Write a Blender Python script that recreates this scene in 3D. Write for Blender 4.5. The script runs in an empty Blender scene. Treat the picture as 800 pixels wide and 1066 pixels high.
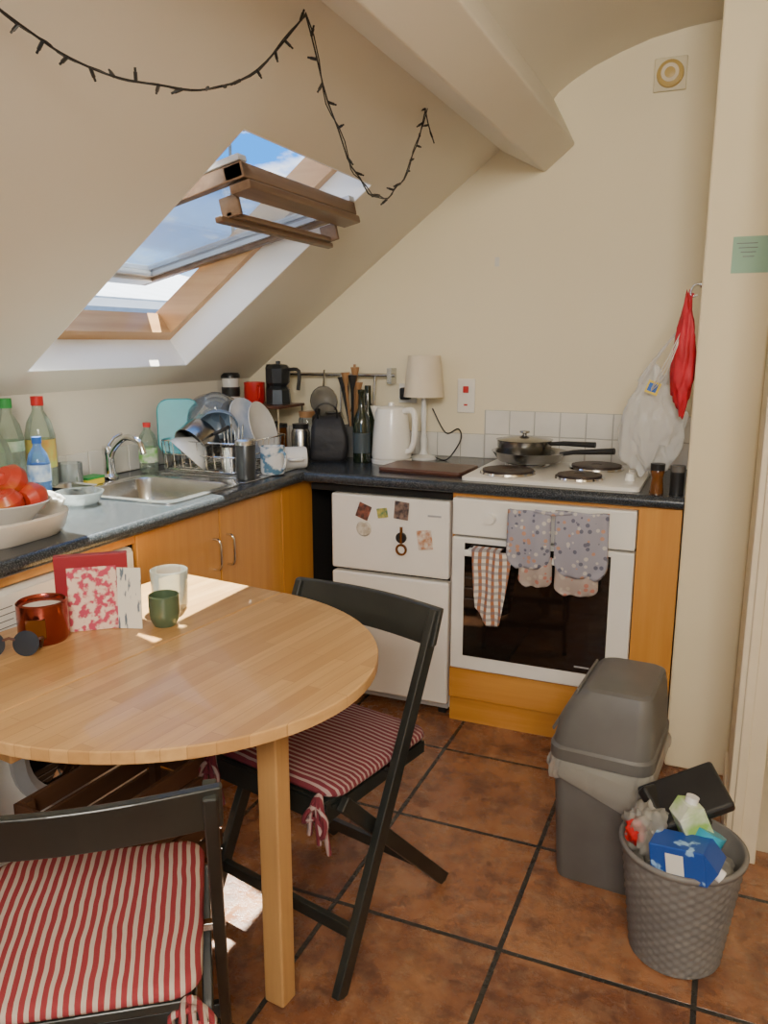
import bpy, bmesh, math, random
from mathutils import Vector, Matrix, noise
random.seed(7)
SC=bpy.context.scene.collection
R=math.radians
# ------------------------------------------------------------------ materials
def base(name):
    m=bpy.data.materials.new(name); m.use_nodes=True
    nt=m.node_tree; b=nt.nodes['Principled BSDF']
    return m,nt,b
def coords(nt,scale=(1,1,1),rot=(0,0,0),loc=(0,0,0)):
    tc=nt.nodes.new('ShaderNodeTexCoord'); mp=nt.nodes.new('ShaderNodeMapping')
    mp.inputs['Scale'].default_value=scale; mp.inputs['Rotation'].default_value=rot; mp.inputs['Location'].default_value=loc
    nt.links.new(tc.outputs['Object'],mp.inputs['Vector']); return mp.outputs['Vector']
def mixc(nt,fac,a,b):
    n=nt.nodes.new('ShaderNodeMix'); n.data_type='RGBA'
    for s,v in ((n.inputs[0],fac),(n.inputs[6],a),(n.inputs[7],b)):
        if isinstance(v,bpy.types.NodeSocket): nt.links.new(v,s)
        elif isinstance(v,(int,float)): s.default_value=v
        else: s.default_value=(*v,1)
    return n.outputs[2]
def noi(nt,vec,scale,detail=3,rough=.5):
    n=nt.nodes.new('ShaderNodeTexNoise'); n.inputs['Scale'].default_value=scale; n.inputs['Detail'].default_value=detail
    n.inputs['Roughness'].default_value=rough
    nt.links.new(vec,n.inputs['Vector']); return n.outputs['Fac']
def ramp(nt,fac,p0,p1):
    n=nt.nodes.new('ShaderNodeMapRange'); n.inputs[1].default_value=p0; n.inputs[2].default_value=p1
    nt.links.new(fac,n.inputs[0]); return n.outputs[0]
def math_(nt,op,a,b=0.0):
    n=nt.nodes.new('ShaderNodeMath'); n.operation=op
    for s,v in ((n.inputs[0],a),(n.inputs[1],b)):
        if isinstance(v,bpy.types.NodeSocket): nt.links.new(v,s)
        else: s.default_value=v
    return n.outputs[0]
def addbump(nt,b,h,strength=.2,dist=.01):
    n=nt.nodes.new('ShaderNodeBump'); n.inputs['Strength'].default_value=strength; n.inputs['Distance'].default_value=dist
    nt.links.new(h,n.inputs['Height']); nt.links.new(n.outputs[0],b.inputs['Normal'])
def M(name,c1,c2=None,rough=.5,metal=0,scale=8,bump=0,bscale=60,coat=0,stretch=(1,1,1),trans=0,sss=0,emit=0,p0=.35,p1=.65,bd=.005):
    m,nt,b=base(name)
    if c2 is None: c2=tuple(x*.88 for x in c1)
    v=coords(nt,stretch)
    f=ramp(nt,noi(nt,v,scale),p0,p1)
    nt.links.new(mixc(nt,f,c1,c2),b.inputs['Base Color'])
    b.inputs['Roughness'].default_value=rough; b.inputs['Metallic'].default_value=metal
    b.inputs['Coat Weight'].default_value=coat; b.inputs['Transmission Weight'].default_value=trans
    if emit:
        b.inputs['Emission Color'].default_value=(*c1,1); b.inputs['Emission Strength'].default_value=emit
    if bump: addbump(nt,b,noi(nt,v,bscale),bump,bd)
    return m
def glassy(name,tint=(.95,.97,.97),rough=.02,milky=0,mc=(1,1,1),refl=.8,crinkle=0):
    m=bpy.data.materials.new(name); m.use_nodes=True; nt=m.node_tree; nt.nodes.clear()
    o=nt.nodes.new('ShaderNodeOutputMaterial'); t=nt.nodes.new('ShaderNodeBsdfTransparent'); t.inputs[0].default_value=(*tint,1)
    g=nt.nodes.new('ShaderNodeBsdfGlossy'); g.inputs['Roughness'].default_value=rough
    lw=nt.nodes.new('ShaderNodeLayerWeight'); lw.inputs[0].default_value=.35
    mx=nt.nodes.new('ShaderNodeMixShader'); f=math_(nt,'MULTIPLY',lw.outputs['Fresnel'],refl)
    nt.links.new(f,mx.inputs[0]); nt.links.new(t.outputs[0],mx.inputs[1]); nt.links.new(g.outputs[0],mx.inputs[2])
    out=mx.outputs[0]; bn=None
    if crinkle:
        v=coords(nt,(1,1,.5)); bn=nt.nodes.new('ShaderNodeBump'); bn.inputs['Strength'].default_value=1; bn.inputs['Distance'].default_value=crinkle
        vo=nt.nodes.new('ShaderNodeTexVoronoi'); vo.inputs['Scale'].default_value=28; vo.feature='DISTANCE_TO_EDGE'
        nz=nt.nodes.new('ShaderNodeTexNoise'); nz.inputs['Scale'].default_value=12; nt.links.new(v,nz.inputs['Vector'])
        va=nt.nodes.new('ShaderNodeVectorMath'); va.operation='MULTIPLY_ADD'; nt.links.new(nz.outputs['Color'],va.inputs[0]); va.inputs[1].default_value=(.12,.12,.12); nt.links.new(v,va.inputs[2])
        nt.links.new(va.outputs[0],vo.inputs['Vector']); nt.links.new(vo.outputs['Distance'],bn.inputs['Height'])
        nt.links.new(bn.outputs[0],g.inputs['Normal'])
    if milky:
        d=nt.nodes.new('ShaderNodeBsdfDiffuse'); d.inputs[0].default_value=(*mc,1)
        tr=nt.nodes.new('ShaderNodeBsdfTranslucent'); tr.inputs[0].default_value=(*mc,1)
        if bn: nt.links.new(bn.outputs[0],d.inputs['Normal'])
        m3=nt.nodes.new('ShaderNodeMixShader'); m3.inputs[0].default_value=.4
        nt.links.new(d.outputs[0],m3.inputs[1]); nt.links.new(tr.outputs[0],m3.inputs[2])
        m2=nt.nodes.new('ShaderNodeMixShader'); m2.inputs[0].default_value=milky
        nt.links.new(out,m2.inputs[1]); nt.links.new(m3.outputs[0],m2.inputs[2]); out=m2.outputs[0]
    nt.links.new(out,o.inputs[0]); return m
def wood(name,c1,c2,axis=1,rough=.4,sc=1,coat=.1):
    st=[22*sc,22*sc,22*sc]; st[axis]=1.3*sc
    m,nt,b=base(name); v=coords(nt,tuple(st))
    f=ramp(nt,noi(nt,v,1.2,5,.6),.3,.7)
    nt.links.new(mixc(nt,f,c1,c2),b.inputs['Base Color']); b.inputs['Roughness'].default_value=rough
    b.inputs['Coat Weight'].default_value=coat
    return m
def laminate(name):
    m,nt,b=base(name); v=coords(nt,(1,1,1),(0,0,R(90)))
    br=nt.nodes.new('ShaderNodeTexBrick'); br.offset=.37; nt.links.new(v,br.inputs['Vector'])
    br.inputs['Color1'].default_value=(.66,.39,.155,1); br.inputs['Color2'].default_value=(.50,.27,.095,1); br.inputs['Mortar'].default_value=(.42,.22,.08,1)
    br.inputs['Scale'].default_value=1; br.inputs['Mortar Size'].default_value=.0006; br.inputs['Brick Width'].default_value=.36; br.inputs['Row Height'].default_value=.03
    v2=coords(nt,(60,3,60)); f=ramp(nt,noi(nt,v2,1.2,4),.35,.75)
    mul=mixc(nt,math_(nt,'MULTIPLY',f,.4),br.outputs['Color'],(.36,.18,.06))
    nt.links.new(mul,b.inputs['Base Color']); b.inputs['Roughness'].default_value=.28; b.inputs['Coat Weight'].default_value=.2
    return m
def tiles(name):
    m,nt,b=base(name); v=coords(nt,(1,1,1),(0,0,0),(-1.665+4.2,1.64+4.2,0))
    br=nt.nodes.new('ShaderNodeTexBrick'); br.offset=0; nt.links.new(v,br.inputs['Vector'])
    br.inputs['Color1'].default_value=(.32,.13,.055,1); br.inputs['Color2'].default_value=(.19,.073,.036,1); br.inputs['Mortar'].default_value=(.06,.05,.04,1)
    br.inputs['Scale'].default_value=1; br.inputs['Mortar Size'].default_value=.0065; br.inputs['Mortar Smooth'].default_value=.2
    br.inputs['Brick Width'].default_value=.42; br.inputs['Row Height'].default_value=.42
    n1=ramp(nt,noi(nt,v,13,8,.72),.45,.62); n2=ramp(nt,noi(nt,v,5.5,6,.7),.46,.66); n3=ramp(nt,noi(nt,v,28,6,.7),.5,.66)
    c=mixc(nt,math_(nt,'MULTIPLY',n1,.75),br.outputs['Color'],(.085,.038,.026))
    c=mixc(nt,math_(nt,'MULTIPLY',n2,.6),c,(.46,.225,.10))
    c=mixc(nt,math_(nt,'MULTIPLY',n3,.3),c,(.38,.25,.15))
    c=mixc(nt,br.outputs['Fac'],c,(.035,.032,.027))
    nt.links.new(c,b.inputs['Base Color'])
    nt.links.new(math_(nt,'ADD',math_(nt,'MULTIPLY',n1,.2),.2),b.inputs['Roughness'])
    h=math_(nt,'SUBTRACT',math_(nt,'MULTIPLY',n1,.3),br.outputs['Fac'])
    addbump(nt,b,h,.6,.004); return m
def granite(name):
    m,nt,b=base(name); v=coords(nt)
    n=ramp(nt,noi(nt,v,260,2,.6),.5,.62); n2=ramp(nt,noi(nt,v,60,3),.4,.7)
    c=mixc(nt,n2,(.020,.025,.030),(.036,.042,.050)); c=mixc(nt,math_(nt,'MULTIPLY',n,.5),c,(.14,.155,.17))
    nt.links.new(c,b.inputs['Base Color']); b.inputs['Roughness'].default_value=.24; return m
def stripes(name,axis,freq,duty,c1,c2,axis2=None,c3=None):
    m,nt,b=base(name); v=coords(nt); s=nt.nodes.new('ShaderNodeSeparateXYZ')
    nv=nt.nodes.new('ShaderNodeTexNoise'); nv.inputs['Scale'].default_value=9; nt.links.new(v,nv.inputs['Vector'])
    nt.links.new(v,s.inputs[0])
    wob=math_(nt,'MULTIPLY',nv.outputs['Fac'],.012)
    x=math_(nt,'ADD',s.outputs[axis],wob)
    f=math_(nt,'GREATER_THAN',math_(nt,'FRACT',math_(nt,'MULTIPLY',x,freq)),duty)
    c=mixc(nt,f,c1,c2)
    if axis2 is not None:
        g=math_(nt,'GREATER_THAN',math_(nt,'FRACT',math_(nt,'MULTIPLY',s.outputs[axis2],freq)),duty)
        c=mixc(nt,math_(nt,'MULTIPLY',g,.6),c,c3)
    nt.links.new(c,b.inputs['Base Color']); b.inputs['Roughness'].default_value=.9
    addbump(nt,b,noi(nt,v,300),.2,.002); return m
def spots(name,bg,cols,scale=30,thr=.35):
    m,nt,b=base(name); v=coords(nt)
    vo=nt.nodes.new('ShaderNodeTexVoronoi'); vo.inputs['Scale'].default_value=scale; nt.links.new(v,vo.inputs['Vector'])
    f=math_(nt,'LESS_THAN',vo.outputs['Distance'],thr)
    s=nt.nodes.new('ShaderNodeSeparateColor'); nt.links.new(vo.outputs['Color'],s.inputs[0])
    c=mixc(nt,math_(nt,'GREATER_THAN',s.outputs[0],.5),cols[0],cols[1])
    if len(cols)>2: c=mixc(nt,math_(nt,'GREATER_THAN',s.outputs[1],.6),c,cols[2])
    nt.links.new(mixc(nt,f,bg,c),b.inputs['Base Color']); b.inputs['Roughness'].default_value=.85; return m

m_wallb=M('wall_cream',(.85,.76,.55),(.82,.73,.52),rough=.85,scale=1.5,bump=.06,bscale=35)
m_walls=M('slope_plaster',(.77,.72,.62),(.74,.69,.59),rough=.8,scale=1.5,bump=.05,bscale=30)
m_nib=M('nib_plaster',(.84,.73,.50),(.80,.69,.46),rough=.9,scale=2,bump=.08,bscale=40)
m_white=M('white_paint',(.90,.90,.90),(.88,.88,.88),rough=.6)
m_trim=M('trim_cream',(.70,.60,.43),(.66,.56,.39),rough=.5)
m_floor=tiles('terracotta_tiles'); m_hall=M('hall_tiles',(.62,.54,.42),(.56,.48,.37),rough=.4,scale=5)
m_gran=granite('worktop_laminate')
m_cab=wood('beech_door',(.66,.31,.065),(.56,.235,.042),2,rough=.33)
m_cabh=wood('beech_panel',(.66,.31,.065),(.52,.215,.038),0,rough=.33)
m_table=laminate('bamboo_laminate'); m_leg=wood('pine_leg',(.58,.33,.12),(.44,.23,.08),2)
m_pine=wood('pine_frame',(.64,.38,.17),(.50,.27,.11),0); m_piney=wood('pine_frame_cross',(.64,.38,.17),(.50,.27,.11),1)
m_sash=wood('sash_wood',(.21,.125,.07),(.11,.06,.033),1)
m_chair=M('black_green_paint',(.012,.014,.012),(.022,.024,.02),rough=.4,coat=.2)
m_app=M('appliance_white',(.86,.83,.76),(.84,.81,.74),rough=.28,coat=.3)
m_black=M('black_plastic',(.012,.012,.013),(.02,.02,.02),rough=.35)
m_glassblk=M('oven_glass',(.006,.005,.004),(.009,.008,.006),rough=.05,coat=.6)
m_dark=M('dark_void',(.01,.009,.008),rough=.9)
m_steel=M('stainless',(.62,.62,.60),(.5,.5,.49),rough=.25,metal=1,scale=12)
m_chrome=M('chrome',(.8,.8,.8),(.7,.7,.7),rough=.08,metal=1)
m_iron=M('hotplate',(.035,.022,.018),(.06,.035,.025),rough=.5)
m_tile=M('wall_tile',(.82,.79,.72),(.77,.74,.67),rough=.15,coat=.4)
m_grout=M('grout',(.5,.48,.43),rough=.9)
m_glass=glassy('clear_glass',(.9,.93,.93),.03,.12,(.8,.85,.85),1.0); m_winglass=glassy('window_glass',(.90,.95,.98),.01,0,(1,1,1),.6)
m_plastic=glassy('clear_plastic',(.85,.92,.85),.1,.2,(.6,.7,.6)); m_bagw=glassy('white_bag_film',(.97,.97,.97),.25,.55,(.92,.92,.90),.6,.006)
m_liner=glassy('bin_liner_film',(.93,.92,.9),.2,.40,(.85,.82,.72),.9,.006)
m_bin=M('bin_grey',(.105,.10,.09),(.13,.125,.115),rough=.42)
m_bask=M('basket_grey',(.15,.14,.13),(.19,.18,.165),rough=.6)
m_red=M('red_cloth',(.60,.012,.03),(.45,.01,.02),rough=.6,scale=20,bump=.4,bscale=40)
m_ceram=M('white_ceramic',(.82,.82,.80),rough=.15,coat=.5)
m_shade=M('lamp_shade_cloth',(.76,.67,.52),(.72,.63,.48),rough=.9,bump=.1,bscale=200)
m_alu=M('grey_aluminium',(.50,.51,.52),(.44,.45,.46),rough=.4,metal=.3)
def S(name,c,rough=.5,**k): return M(name,c,rough=rough,**k)
m_green=S('green_plastic',(.02,.28,.05)); m_orange=S('orange_label',(.8,.3,.02)); m_yellow=S('yellow_label',(.8,.6,.05))
m_blue=S('blue_print',(.02,.12,.5)); m_redp=S('red_plastic',(.6,.02,.02),.3); m_teal=S('teal_plastic',(.04,.38,.42),.35)
m_brown=wood('dark_board',(.12,.045,.025),(.07,.025,.015),0); m_spoon=wood('spoon_wood',(.42,.22,.09),(.3,.15,.06),2)
m_amber=S('amber_glass',(.15,.05,.01),.1,coat=.6); m_copper=M('copper_tin',(.34,.075,.045),(.22,.04,.025),rough=.2,metal=.9)
m_sage=S('sage_ceramic',(.085,.13,.07),.35,coat=.3); m_paper=S('paper',(.78,.75,.68),.8); m_mint=S('mint_note',(.33,.52,.38),.8)
m_apple=M('apple_skin',(.55,.05,.025),(.62,.25,.05),rough=.3,scale=14,p0=.5,p1=.7); m_cloth=S('beige_cloth',(.6,.54,.42),.95)
# ------------------------------------------------------------------ geometry helpers
def obj(name,V,F,mat,parent=None,smooth=False,bevel=0,loc=(0,0,0),rot=(0,0,0),merge=False,sub=0,solid=0,angle=35):
    me=bpy.data.meshes.new(name); me.from_pydata([tuple(v) for v in V],[],F)
    bm=bmesh.new(); bm.from_mesh(me)
    if merge: bmesh.ops.remove_doubles(bm,verts=bm.verts,dist=1e-5)
    bmesh.ops.recalc_face_normals(bm,faces=bm.faces); bm.to_mesh(me); bm.free()
    if smooth:
        for p in me.polygons: p.use_smooth=True
        if not sub: me.set_sharp_from_angle(angle=R(angle))
    me.materials.append(mat); o=bpy.data.objects.new(name,me); SC.objects.link(o)
    o.location=loc; o.rotation_euler=rot
    if parent: o.parent=parent
    if solid:
        s=o.modifiers.new('s','SOLIDIFY'); s.thickness=solid
    if bevel:
        b=o.modifiers.new('b','BEVEL'); b.width=bevel; b.segments=3; b.limit_method='ANGLE'; b.angle_limit=R(40)
    if sub:
        s=o.modifiers.new('s2','SUBSURF'); s.levels=sub; s.render_levels=sub
    return o
def E(name,loc=(0,0,0),rot=(0,0,0)):
    o=bpy.data.objects.new(name,None); SC.objects.link(o); o.location=loc; o.rotation_euler=rot; o.empty_display_size=.05; return o
def bv(x0,x1,y0,y1,z0,z1):
    V=[(x,y,z) for x in (x0,x1) for y in (y0,y1) for z in (z0,z1)]
    return V,[(0,1,3,2),(4,6,7,5),(0,4,5,1),(2,3,7,6),(0,2,6,4),(1,5,7,3)]
def comb(parts):
    V=[];F=[]
    for v,f in parts:
        n=len(V); V+=list(v); F+=[tuple(i+n for i in q) for q in f]
    return V,F
def box(name,b,mat,parent=None,bevel=0,**k):
    V,F=bv(*b); return obj(name,V,F,mat,parent,bevel=bevel,**k)
def boxes(name,L,mat,parent=None,**k):
    V,F=comb([bv(*b) for b in L]); return obj(name,V,F,mat,parent,**k)
def barv(p,q,w,h,up=(0,0,1)):
    p=Vector(p);q=Vector(q);d=(q-p).normalized();s=d.cross(Vector(up))
    if s.length<1e-4: s=Vector((1,0,0))
    s.normalize();u=s.cross(d)
    V=[a+s*i*w/2+u*j*h/2 for a in(p,q) for i in(-1,1) for j in(-1,1)]
    return V,[(0,1,3,2),(4,6,7,5),(0,4,5,1),(2,3,7,6),(0,2,6,4),(1,5,7,3)]
def bar(name,p,q,w,h,mat,parent=None,up=(0,0,1),bevel=.002,**k):
    V,F=barv(p,q,w,h,up); return obj(name,V,F,mat,parent,bevel=bevel,**k)
def lv(prof,n=32,cx=0,cy=0,fn=None):
    V=[];F=[];m=len(prof)
    for i,(r,z) in enumerate(prof):
        for j in range(n):
            a=2*math.pi*j/n; rr=r+(fn(i,j) if fn else 0)
            V.append((cx+rr*math.cos(a),cy+rr*math.sin(a),z))
    for i in range(m-1):
        for j in range(n):
            k=(j+1)%n; F.append((i*n+j,i*n+k,(i+1)*n+k,(i+1)*n+j))
    return V,F
def lathe(name,prof,mat,parent=None,n=32,fn=None,angle=35,**k):
    V,F=lv(prof,n,0,0,fn); return obj(name,V,F,mat,parent,smooth=True,merge=True,angle=angle,**k)
def cyl(r,z0,z1): return [(0,z0),(r,z0),(r,z1),(0,z1)]
def sw(pts,r,n=8,closed=False):
    P=[Vector(p) for p in pts]; N=len(P); V=[];F=[]
    up=None
    for i,p in enumerate(P):
        if closed: t=(P[(i+1)%N]-P[i-1])
        else: t=P[min(i+1,N-1)]-P[max(i-1,0)]
        t.normalize()
        if up is None:
            up=t.orthogonal().normalized()
        else:
            up=(up-t*up.dot(t)); up.normalize()
        s=t.cross(up); rr=r[i] if isinstance(r,(list,tuple)) else r
        for j in range(n):
            a=2*math.pi*j/n; V.append(p+up*math.cos(a)*rr+s*math.sin(a)*rr)
    for i in range(N if closed else N-1):
        k=(i+1)%N
        for j in range(n):
            l=(j+1)%n; F.append((i*n+j,i*n+l,k*n+l,k*n+j))
    if not closed:
        F.append(tuple(range(n))); F.append(tuple((N-1)*n+j for j in range(n)))
    return V,F
def cr(P,k=6):
    P=[Vector(p) for p in P]; out=[]
    for i in range(len(P)-1):
        a=P[max(i-1,0)];b=P[i];c=P[i+1];d=P[min(i+2,len(P)-1)]
        for s in range(k):
            t=s/k; out.append(.5*((2*b)+(c-a)*t+(2*a-5*b+4*c-d)*t*t+(3*b-a-3*c+d)*t**3))
    out.append(P[-1]); return out
def tube(name,pts,r,mat,parent=None,n=8,closed=False,smooth_pts=0,**k):
    if smooth_pts: pts=cr(pts,smooth_pts)
    V,F=sw(pts,r,n,closed); return obj(name,V,F,mat,parent,smooth=True,angle=60,**k)
def rr(cx,cy,w,d,r,z,n=5):
    out=[]
    for qx,qy,a0 in((1,1,0),(-1,1,90),(-1,-1,180),(1,-1,270)):
        for i in range(n+1):
            a=R(a0+90*i/n); out.append((cx+qx*(w/2-r)+r*math.cos(a),cy+qy*(d/2-r)+r*math.sin(a),z))
    return out
def loft(name,rings,mat,parent=None,cap=(True,True),smooth=True,**k):
    n=len(rings[0]); V=[v for g in rings for v in g]; F=[]
    for i in range(len(rings)-1):
        for j in range(n):
            l=(j+1)%n; F.append((i*n+j,i*n+l,(i+1)*n+l,(i+1)*n+j))
    if cap[0]: F.append(tuple(range(n)))
    if cap[1]: F.append(tuple((len(rings)-1)*n+j for j in range(n)))
    return obj(name,V,F,mat,parent,smooth=smooth,**k)
def prism(name,poly,y0,y1,mat,parent=None,smooth=False,**k):
    n=len(poly); V=[(x,y0,z) for x,z in poly]+[(x,y1,z) for x,z in poly]
    F=[tuple(range(n)),tuple(range(n,2*n))]+[(i,(i+1)%n,(i+1)%n+n,i+n) for i in range(n)]
    return obj(name,V,F,mat,parent,smooth=smooth,**k)
def blob(name,rad,mat,parent=None,loc=(0,0,0),amp=.1,freq=3,sub=4,fn=None,seed=0,**k):
    bm=bmesh.new(); bmesh.ops.create_icosphere(bm,subdivisions=sub,radius=1)
    for v in bm.verts:
        d=v.co.copy(); f=1+amp*noise.noise(d*freq+Vector((seed,seed*2,0)))+amp*.5*noise.noise(d*freq*2.7+Vector((seed,0,5)))
        c=Vector((d.x*rad[0]*f,d.y*rad[1]*f,d.z*rad[2]*f))
        v.co=fn(c,d) if fn else c
    V=[tuple(v.co) for v in bm.verts]; F=[tuple(v.index for v in f.verts) for f in bm.faces]; bm.free()
    return obj(name,V,F,mat,parent,smooth=True,loc=loc,angle=80,**k)
def grid(name,nx,nz,fn,mat,parent=None,solid=.002,**k):
    V=[fn(i/nx,j/nz) for j in range(nz+1) for i in range(nx+1)]
    F=[(j*(nx+1)+i,j*(nx+1)+i+1,(j+1)*(nx+1)+i+1,(j+1)*(nx+1)+i) for j in range(nz) for i in range(nx)]
    return obj(name,V,F,mat,parent,smooth=True,solid=solid,angle=80,**k)
# ------------------------------------------------------------------ ROOM
YR=-5.0
V,F=comb([bv(-.1,2.2,YR,.1,-.1,0),bv(2.2,3.3,YR,-1.0,-.1,0)]); obj('floor',V,F,m_floor)
boxes('floor_hall',[(2.2,3.3,-1.0,.1,-.1,.0)],m_hall)
SL=.763; Z0=1.21
nn=Vector((-SL,0,1)).normalized()
box('wall_left',(-.12,0,YR,.1,0,Z0+.02),m_walls)
prism('wall_back',[(-.12,0),(3.3,0),(3.3,2.75),(1.3,2.75),(1.3,2.36),(-.12,1.3)],0,.1,m_wallb)
hx0,hx1,hy0,hy1=.095,.89,-1.385,-.60
def sp(x,y,d): 
    p=Vector((x,y,Z0+SL*x))+nn*d; return tuple(p)
def slab(x0,x1,y0,y1,d0,d1):
    V=[sp(x,y,d) for x in(x0,x1) for y in(y0,y1) for d in(d0,d1)]
    return V,[(0,1,3,2),(4,6,7,5),(0,4,5,1),(2,3,7,6),(0,2,6,4),(1,5,7,3)]
V,F=comb([slab(-.02,hx0,YR,.1,0,.2),slab(hx1,1.33,YR,.1,0,.2),slab(hx0,hx1,YR,hy0,0,.2),slab(hx0,hx1,hy1,.1,0,.2)])
obj('ceiling_slope',V,F,m_walls)
vault=[(1.345,2.235),(1.38,2.275),(1.43,2.31),(1.507,2.35),(1.60,2.385),(1.70,2.415),(1.82,2.435),(1.95,2.445),(2.2,2.45),(3.3,2.45),(3.3,2.6),(1.345,2.6)]
prism('ceiling_vault',vault,YR,.1,m_walls,smooth=True)
prism('trim_beam',[(1.17,2.09),(1.34,2.0),(1.45,2.09),(1.36,2.26),(1.36,2.5),(1.2,2.4)],YR,.0,m_walls,bevel=.008)
boxes('wall_right',[(1.95,2.14,-.62,0,0,2.5),(2.14,2.20,-1.05,0,0,2.5)],m_nib,bevel=.008)
boxes('wall_doorhead',[(2.2,3.3,-1.05,-.97,2.05,2.5)],m_nib)
d=E('door_1')
boxes('casing',[(2.135,2.215,-1.072,-1.05,0,2.1),(2.135,3.2,-1.072,-1.05,2.05,2.12)],m_trim,d,bevel=.004)
boxes('jamb',[(2.20,2.215,-1.05,-.95,0,2.05)],m_trim,d)
box('casing_bead',(2.15,2.175,-1.08,-1.07,0,2.1),m_trim,d,bevel=.004)
box('baseboard_right',(2.13,2.141,-1.05,-.62,0,.09),m_trim,bevel=.003)
box('wall_far_right',(3.3,3.4,YR,.1,0,2.6),m_nib)
boxes('wall_rear',[(-.1,1.2,YR-.1,YR,0,2.6),(2.7,3.4,YR-.1,YR,0,2.6),(1.2,2.7,YR-.1,YR,0,.9),(1.2,2.7,YR-.1,YR,2.1,2.6)],m_walls)
w=E('fill_window')  # unseen rear window, added so sky light fills the room
boxes('frame',[(1.2,2.7,YR-.08,YR-.03,.9,.96),(1.2,2.7,YR-.08,YR-.03,2.04,2.1),(1.2,1.26,YR-.08,YR-.03,.96,2.04),(2.64,2.7,YR-.08,YR-.03,.96,2.04),(1.92,1.98,YR-.08,YR-.03,.96,2.04)],m_white,w)
box('glass',(1.26,2.64,YR-.06,YR-.055,.96,2.04),m_winglass,w)
w=E('window_1')
lin=.004
V,F=comb([slab(hx0,hx0+lin,hy0,hy1,.001,.12),slab(hx1-lin,hx1,hy0,hy1,.001,.12),slab(hx0,hx1,hy0,hy0+lin,.001,.12),slab(hx0,hx1,hy1-lin,hy1,.001,.12)])
obj('reveal_lining',V,F,m_white,w)
fi=.04
V,F=comb([slab(hx0,hx1,hy0,hy0+fi,.12,.22),slab(hx0,hx1,hy1-fi,hy1,.12,.22)]); obj('frame_sides',V,F,m_pine,w)
V,F=comb([slab(hx0,hx0+fi,hy0+fi,hy1-fi,.12,.21),slab(hx1-fi,hx1,hy0+fi,hy1-fi,.12,.22)]); obj('frame_ends',V,F,m_piney,w)
V,F=comb([slab(hx0-.06,hx1+.06,hy0-.06,hy0,.2,.235),slab(hx0-.06,hx1+.06,hy1,hy1+.06,.2,.235),slab(hx0-.06,hx0,hy0,hy1,.2,.235)]); obj('flashing',V,F,m_alu,w)
s=E('sash',(.40,-.9925,1.715),(0,R(-13),0)); s.parent=w
boxes('sash_sides',[(-.46,.46,-.345,-.312,-.03,.012),(-.46,.46,.312,.345,-.03,.012)],m_sash,s,bevel=.004)
boxes('sash_cover',[(-.47,.46,-.35,-.31,.013,.03),(-.47,.46,.31,.35,.013,.03),(-.48,-.40,-.35,.35,.013,.03)],m_alu,s,bevel=.003)
boxes('sash_gasket',[(-.40,.40,-.312,-.298,-.016,-.001),(-.40,.40,.298,.312,-.016,-.001),(-.40,-.38,-.30,.30,-.016,-.001)],m_alu,s)
boxes('sash_bottom',[(-.46,-.40,-.345,.345,-.03,.012)],m_alu,s,bevel=.004)
boxes('sash_top',[(.40,.46,-.345,.345,-.03,.012),(.405,.47,-.34,.34,-.06,-.036)],m_sash,s,bevel=.005)
boxes('sash_inner_bead',[(.385,.40,-.31,.31,-.02,.0)],m_piney,s,bevel=.002)
boxes('catch_bar',[(.335,.358,-.33,.33,-.112,-.096),(.34,.40,-.30,-.285,-.10,-.045),(.34,.40,.285,.30,-.10,-.045)],m_sash,s,bevel=.004)
box('catch_lip',(.355,.375,-.30,.30,-.10,-.085),m_sash,s,bevel=.003)
box('sash_glass',(-.40,.39,-.312,.312,-.008,-.002),m_winglass,s)
# outside
m_render=M('white_render',(.78,.80,.83),(.72,.74,.78),rough=.8,scale=1)
nb=E('neighbouring_building',(-9,8,0))
boxes('walls',[(-3,4,-6,6,-6,1.9)],m_render,nb)
prism('roof',[(-3.3,1.9),(4.3,1.9),(.5,2.8)],-6,2,M('slate',(.30,.36,.46),(.24,.30,.38),rough=.6,scale=3),nb)
boxes('dark_windows',[(4.0,4.03,y,y+.8,.5,1.4) for y in(-4,-2,0,2,4)],m_glassblk,nb)
rl=[(-4.19,-4.165,.0+i*.13,.02+i*.13,1.2,1.72) for i in range(75)]+[(-4.22,-4.14,0,9.75,1.70,1.75),(-4.22,-4.14,0,9.75,1.2,1.24)]
boxes('roof_railing',rl,S('railing_paint',(.25,.27,.30)))
boxes('roof_terrace',[(-6,-4.1,-.5,10,-6,1.19)],m_render)
ae=E('rooftop_aerial',(-3.6,5.4,-6)); V,F=comb([sw([(0,0,0),(0,0,10.0)],.02,6),sw([(0,-.5,9.9),(0,.5,9.9)],.012,6)]+[sw([(-.14,-.4+.16*i,9.9),(.14,-.4+.16*i,9.9)],.01,5) for i in range(6)]); obj('mast',V,F,m_bin,ae)
# ------------------------------------------------------------------ WORKTOPS & UNITS
ct=E('kitchen_worktop')
boxes('top',[(.002,.60,-2.75,-1.315,.86,.90),(.002,.135,-1.315,-.945,.86,.90),(.545,.60,-1.315,-.945,.86,.90),(.002,.60,-.945,-.002,.86,.90),(.60,1.948,-.60,-.002,.86,.90)],m_gran,ct)
V,F=comb([sw([(.60,-2.75,.88),(.60,-.6,.88)],.02,16),sw([(.60,-.60,.88),(1.948,-.60,.88)],.02,16)])
obj('front_edge',V,F,m_gran,ct,smooth=True,angle=60)
cb=E('kitchen_cabinet_left')
boxes('carcass',[(.02,.56,-1.515,-.02,.1,.74),(.02,.10,-1.515,-.02,.74,.858),(.55,.56,-1.515,-.02,.74,.858),(.02,.58,-2.75,-2.14,.02,.858)],m_dark,cb)
boxes('plinth',[(.02,.53,-1.515,-.5,0,.1)],m_cabh,cb)
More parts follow.
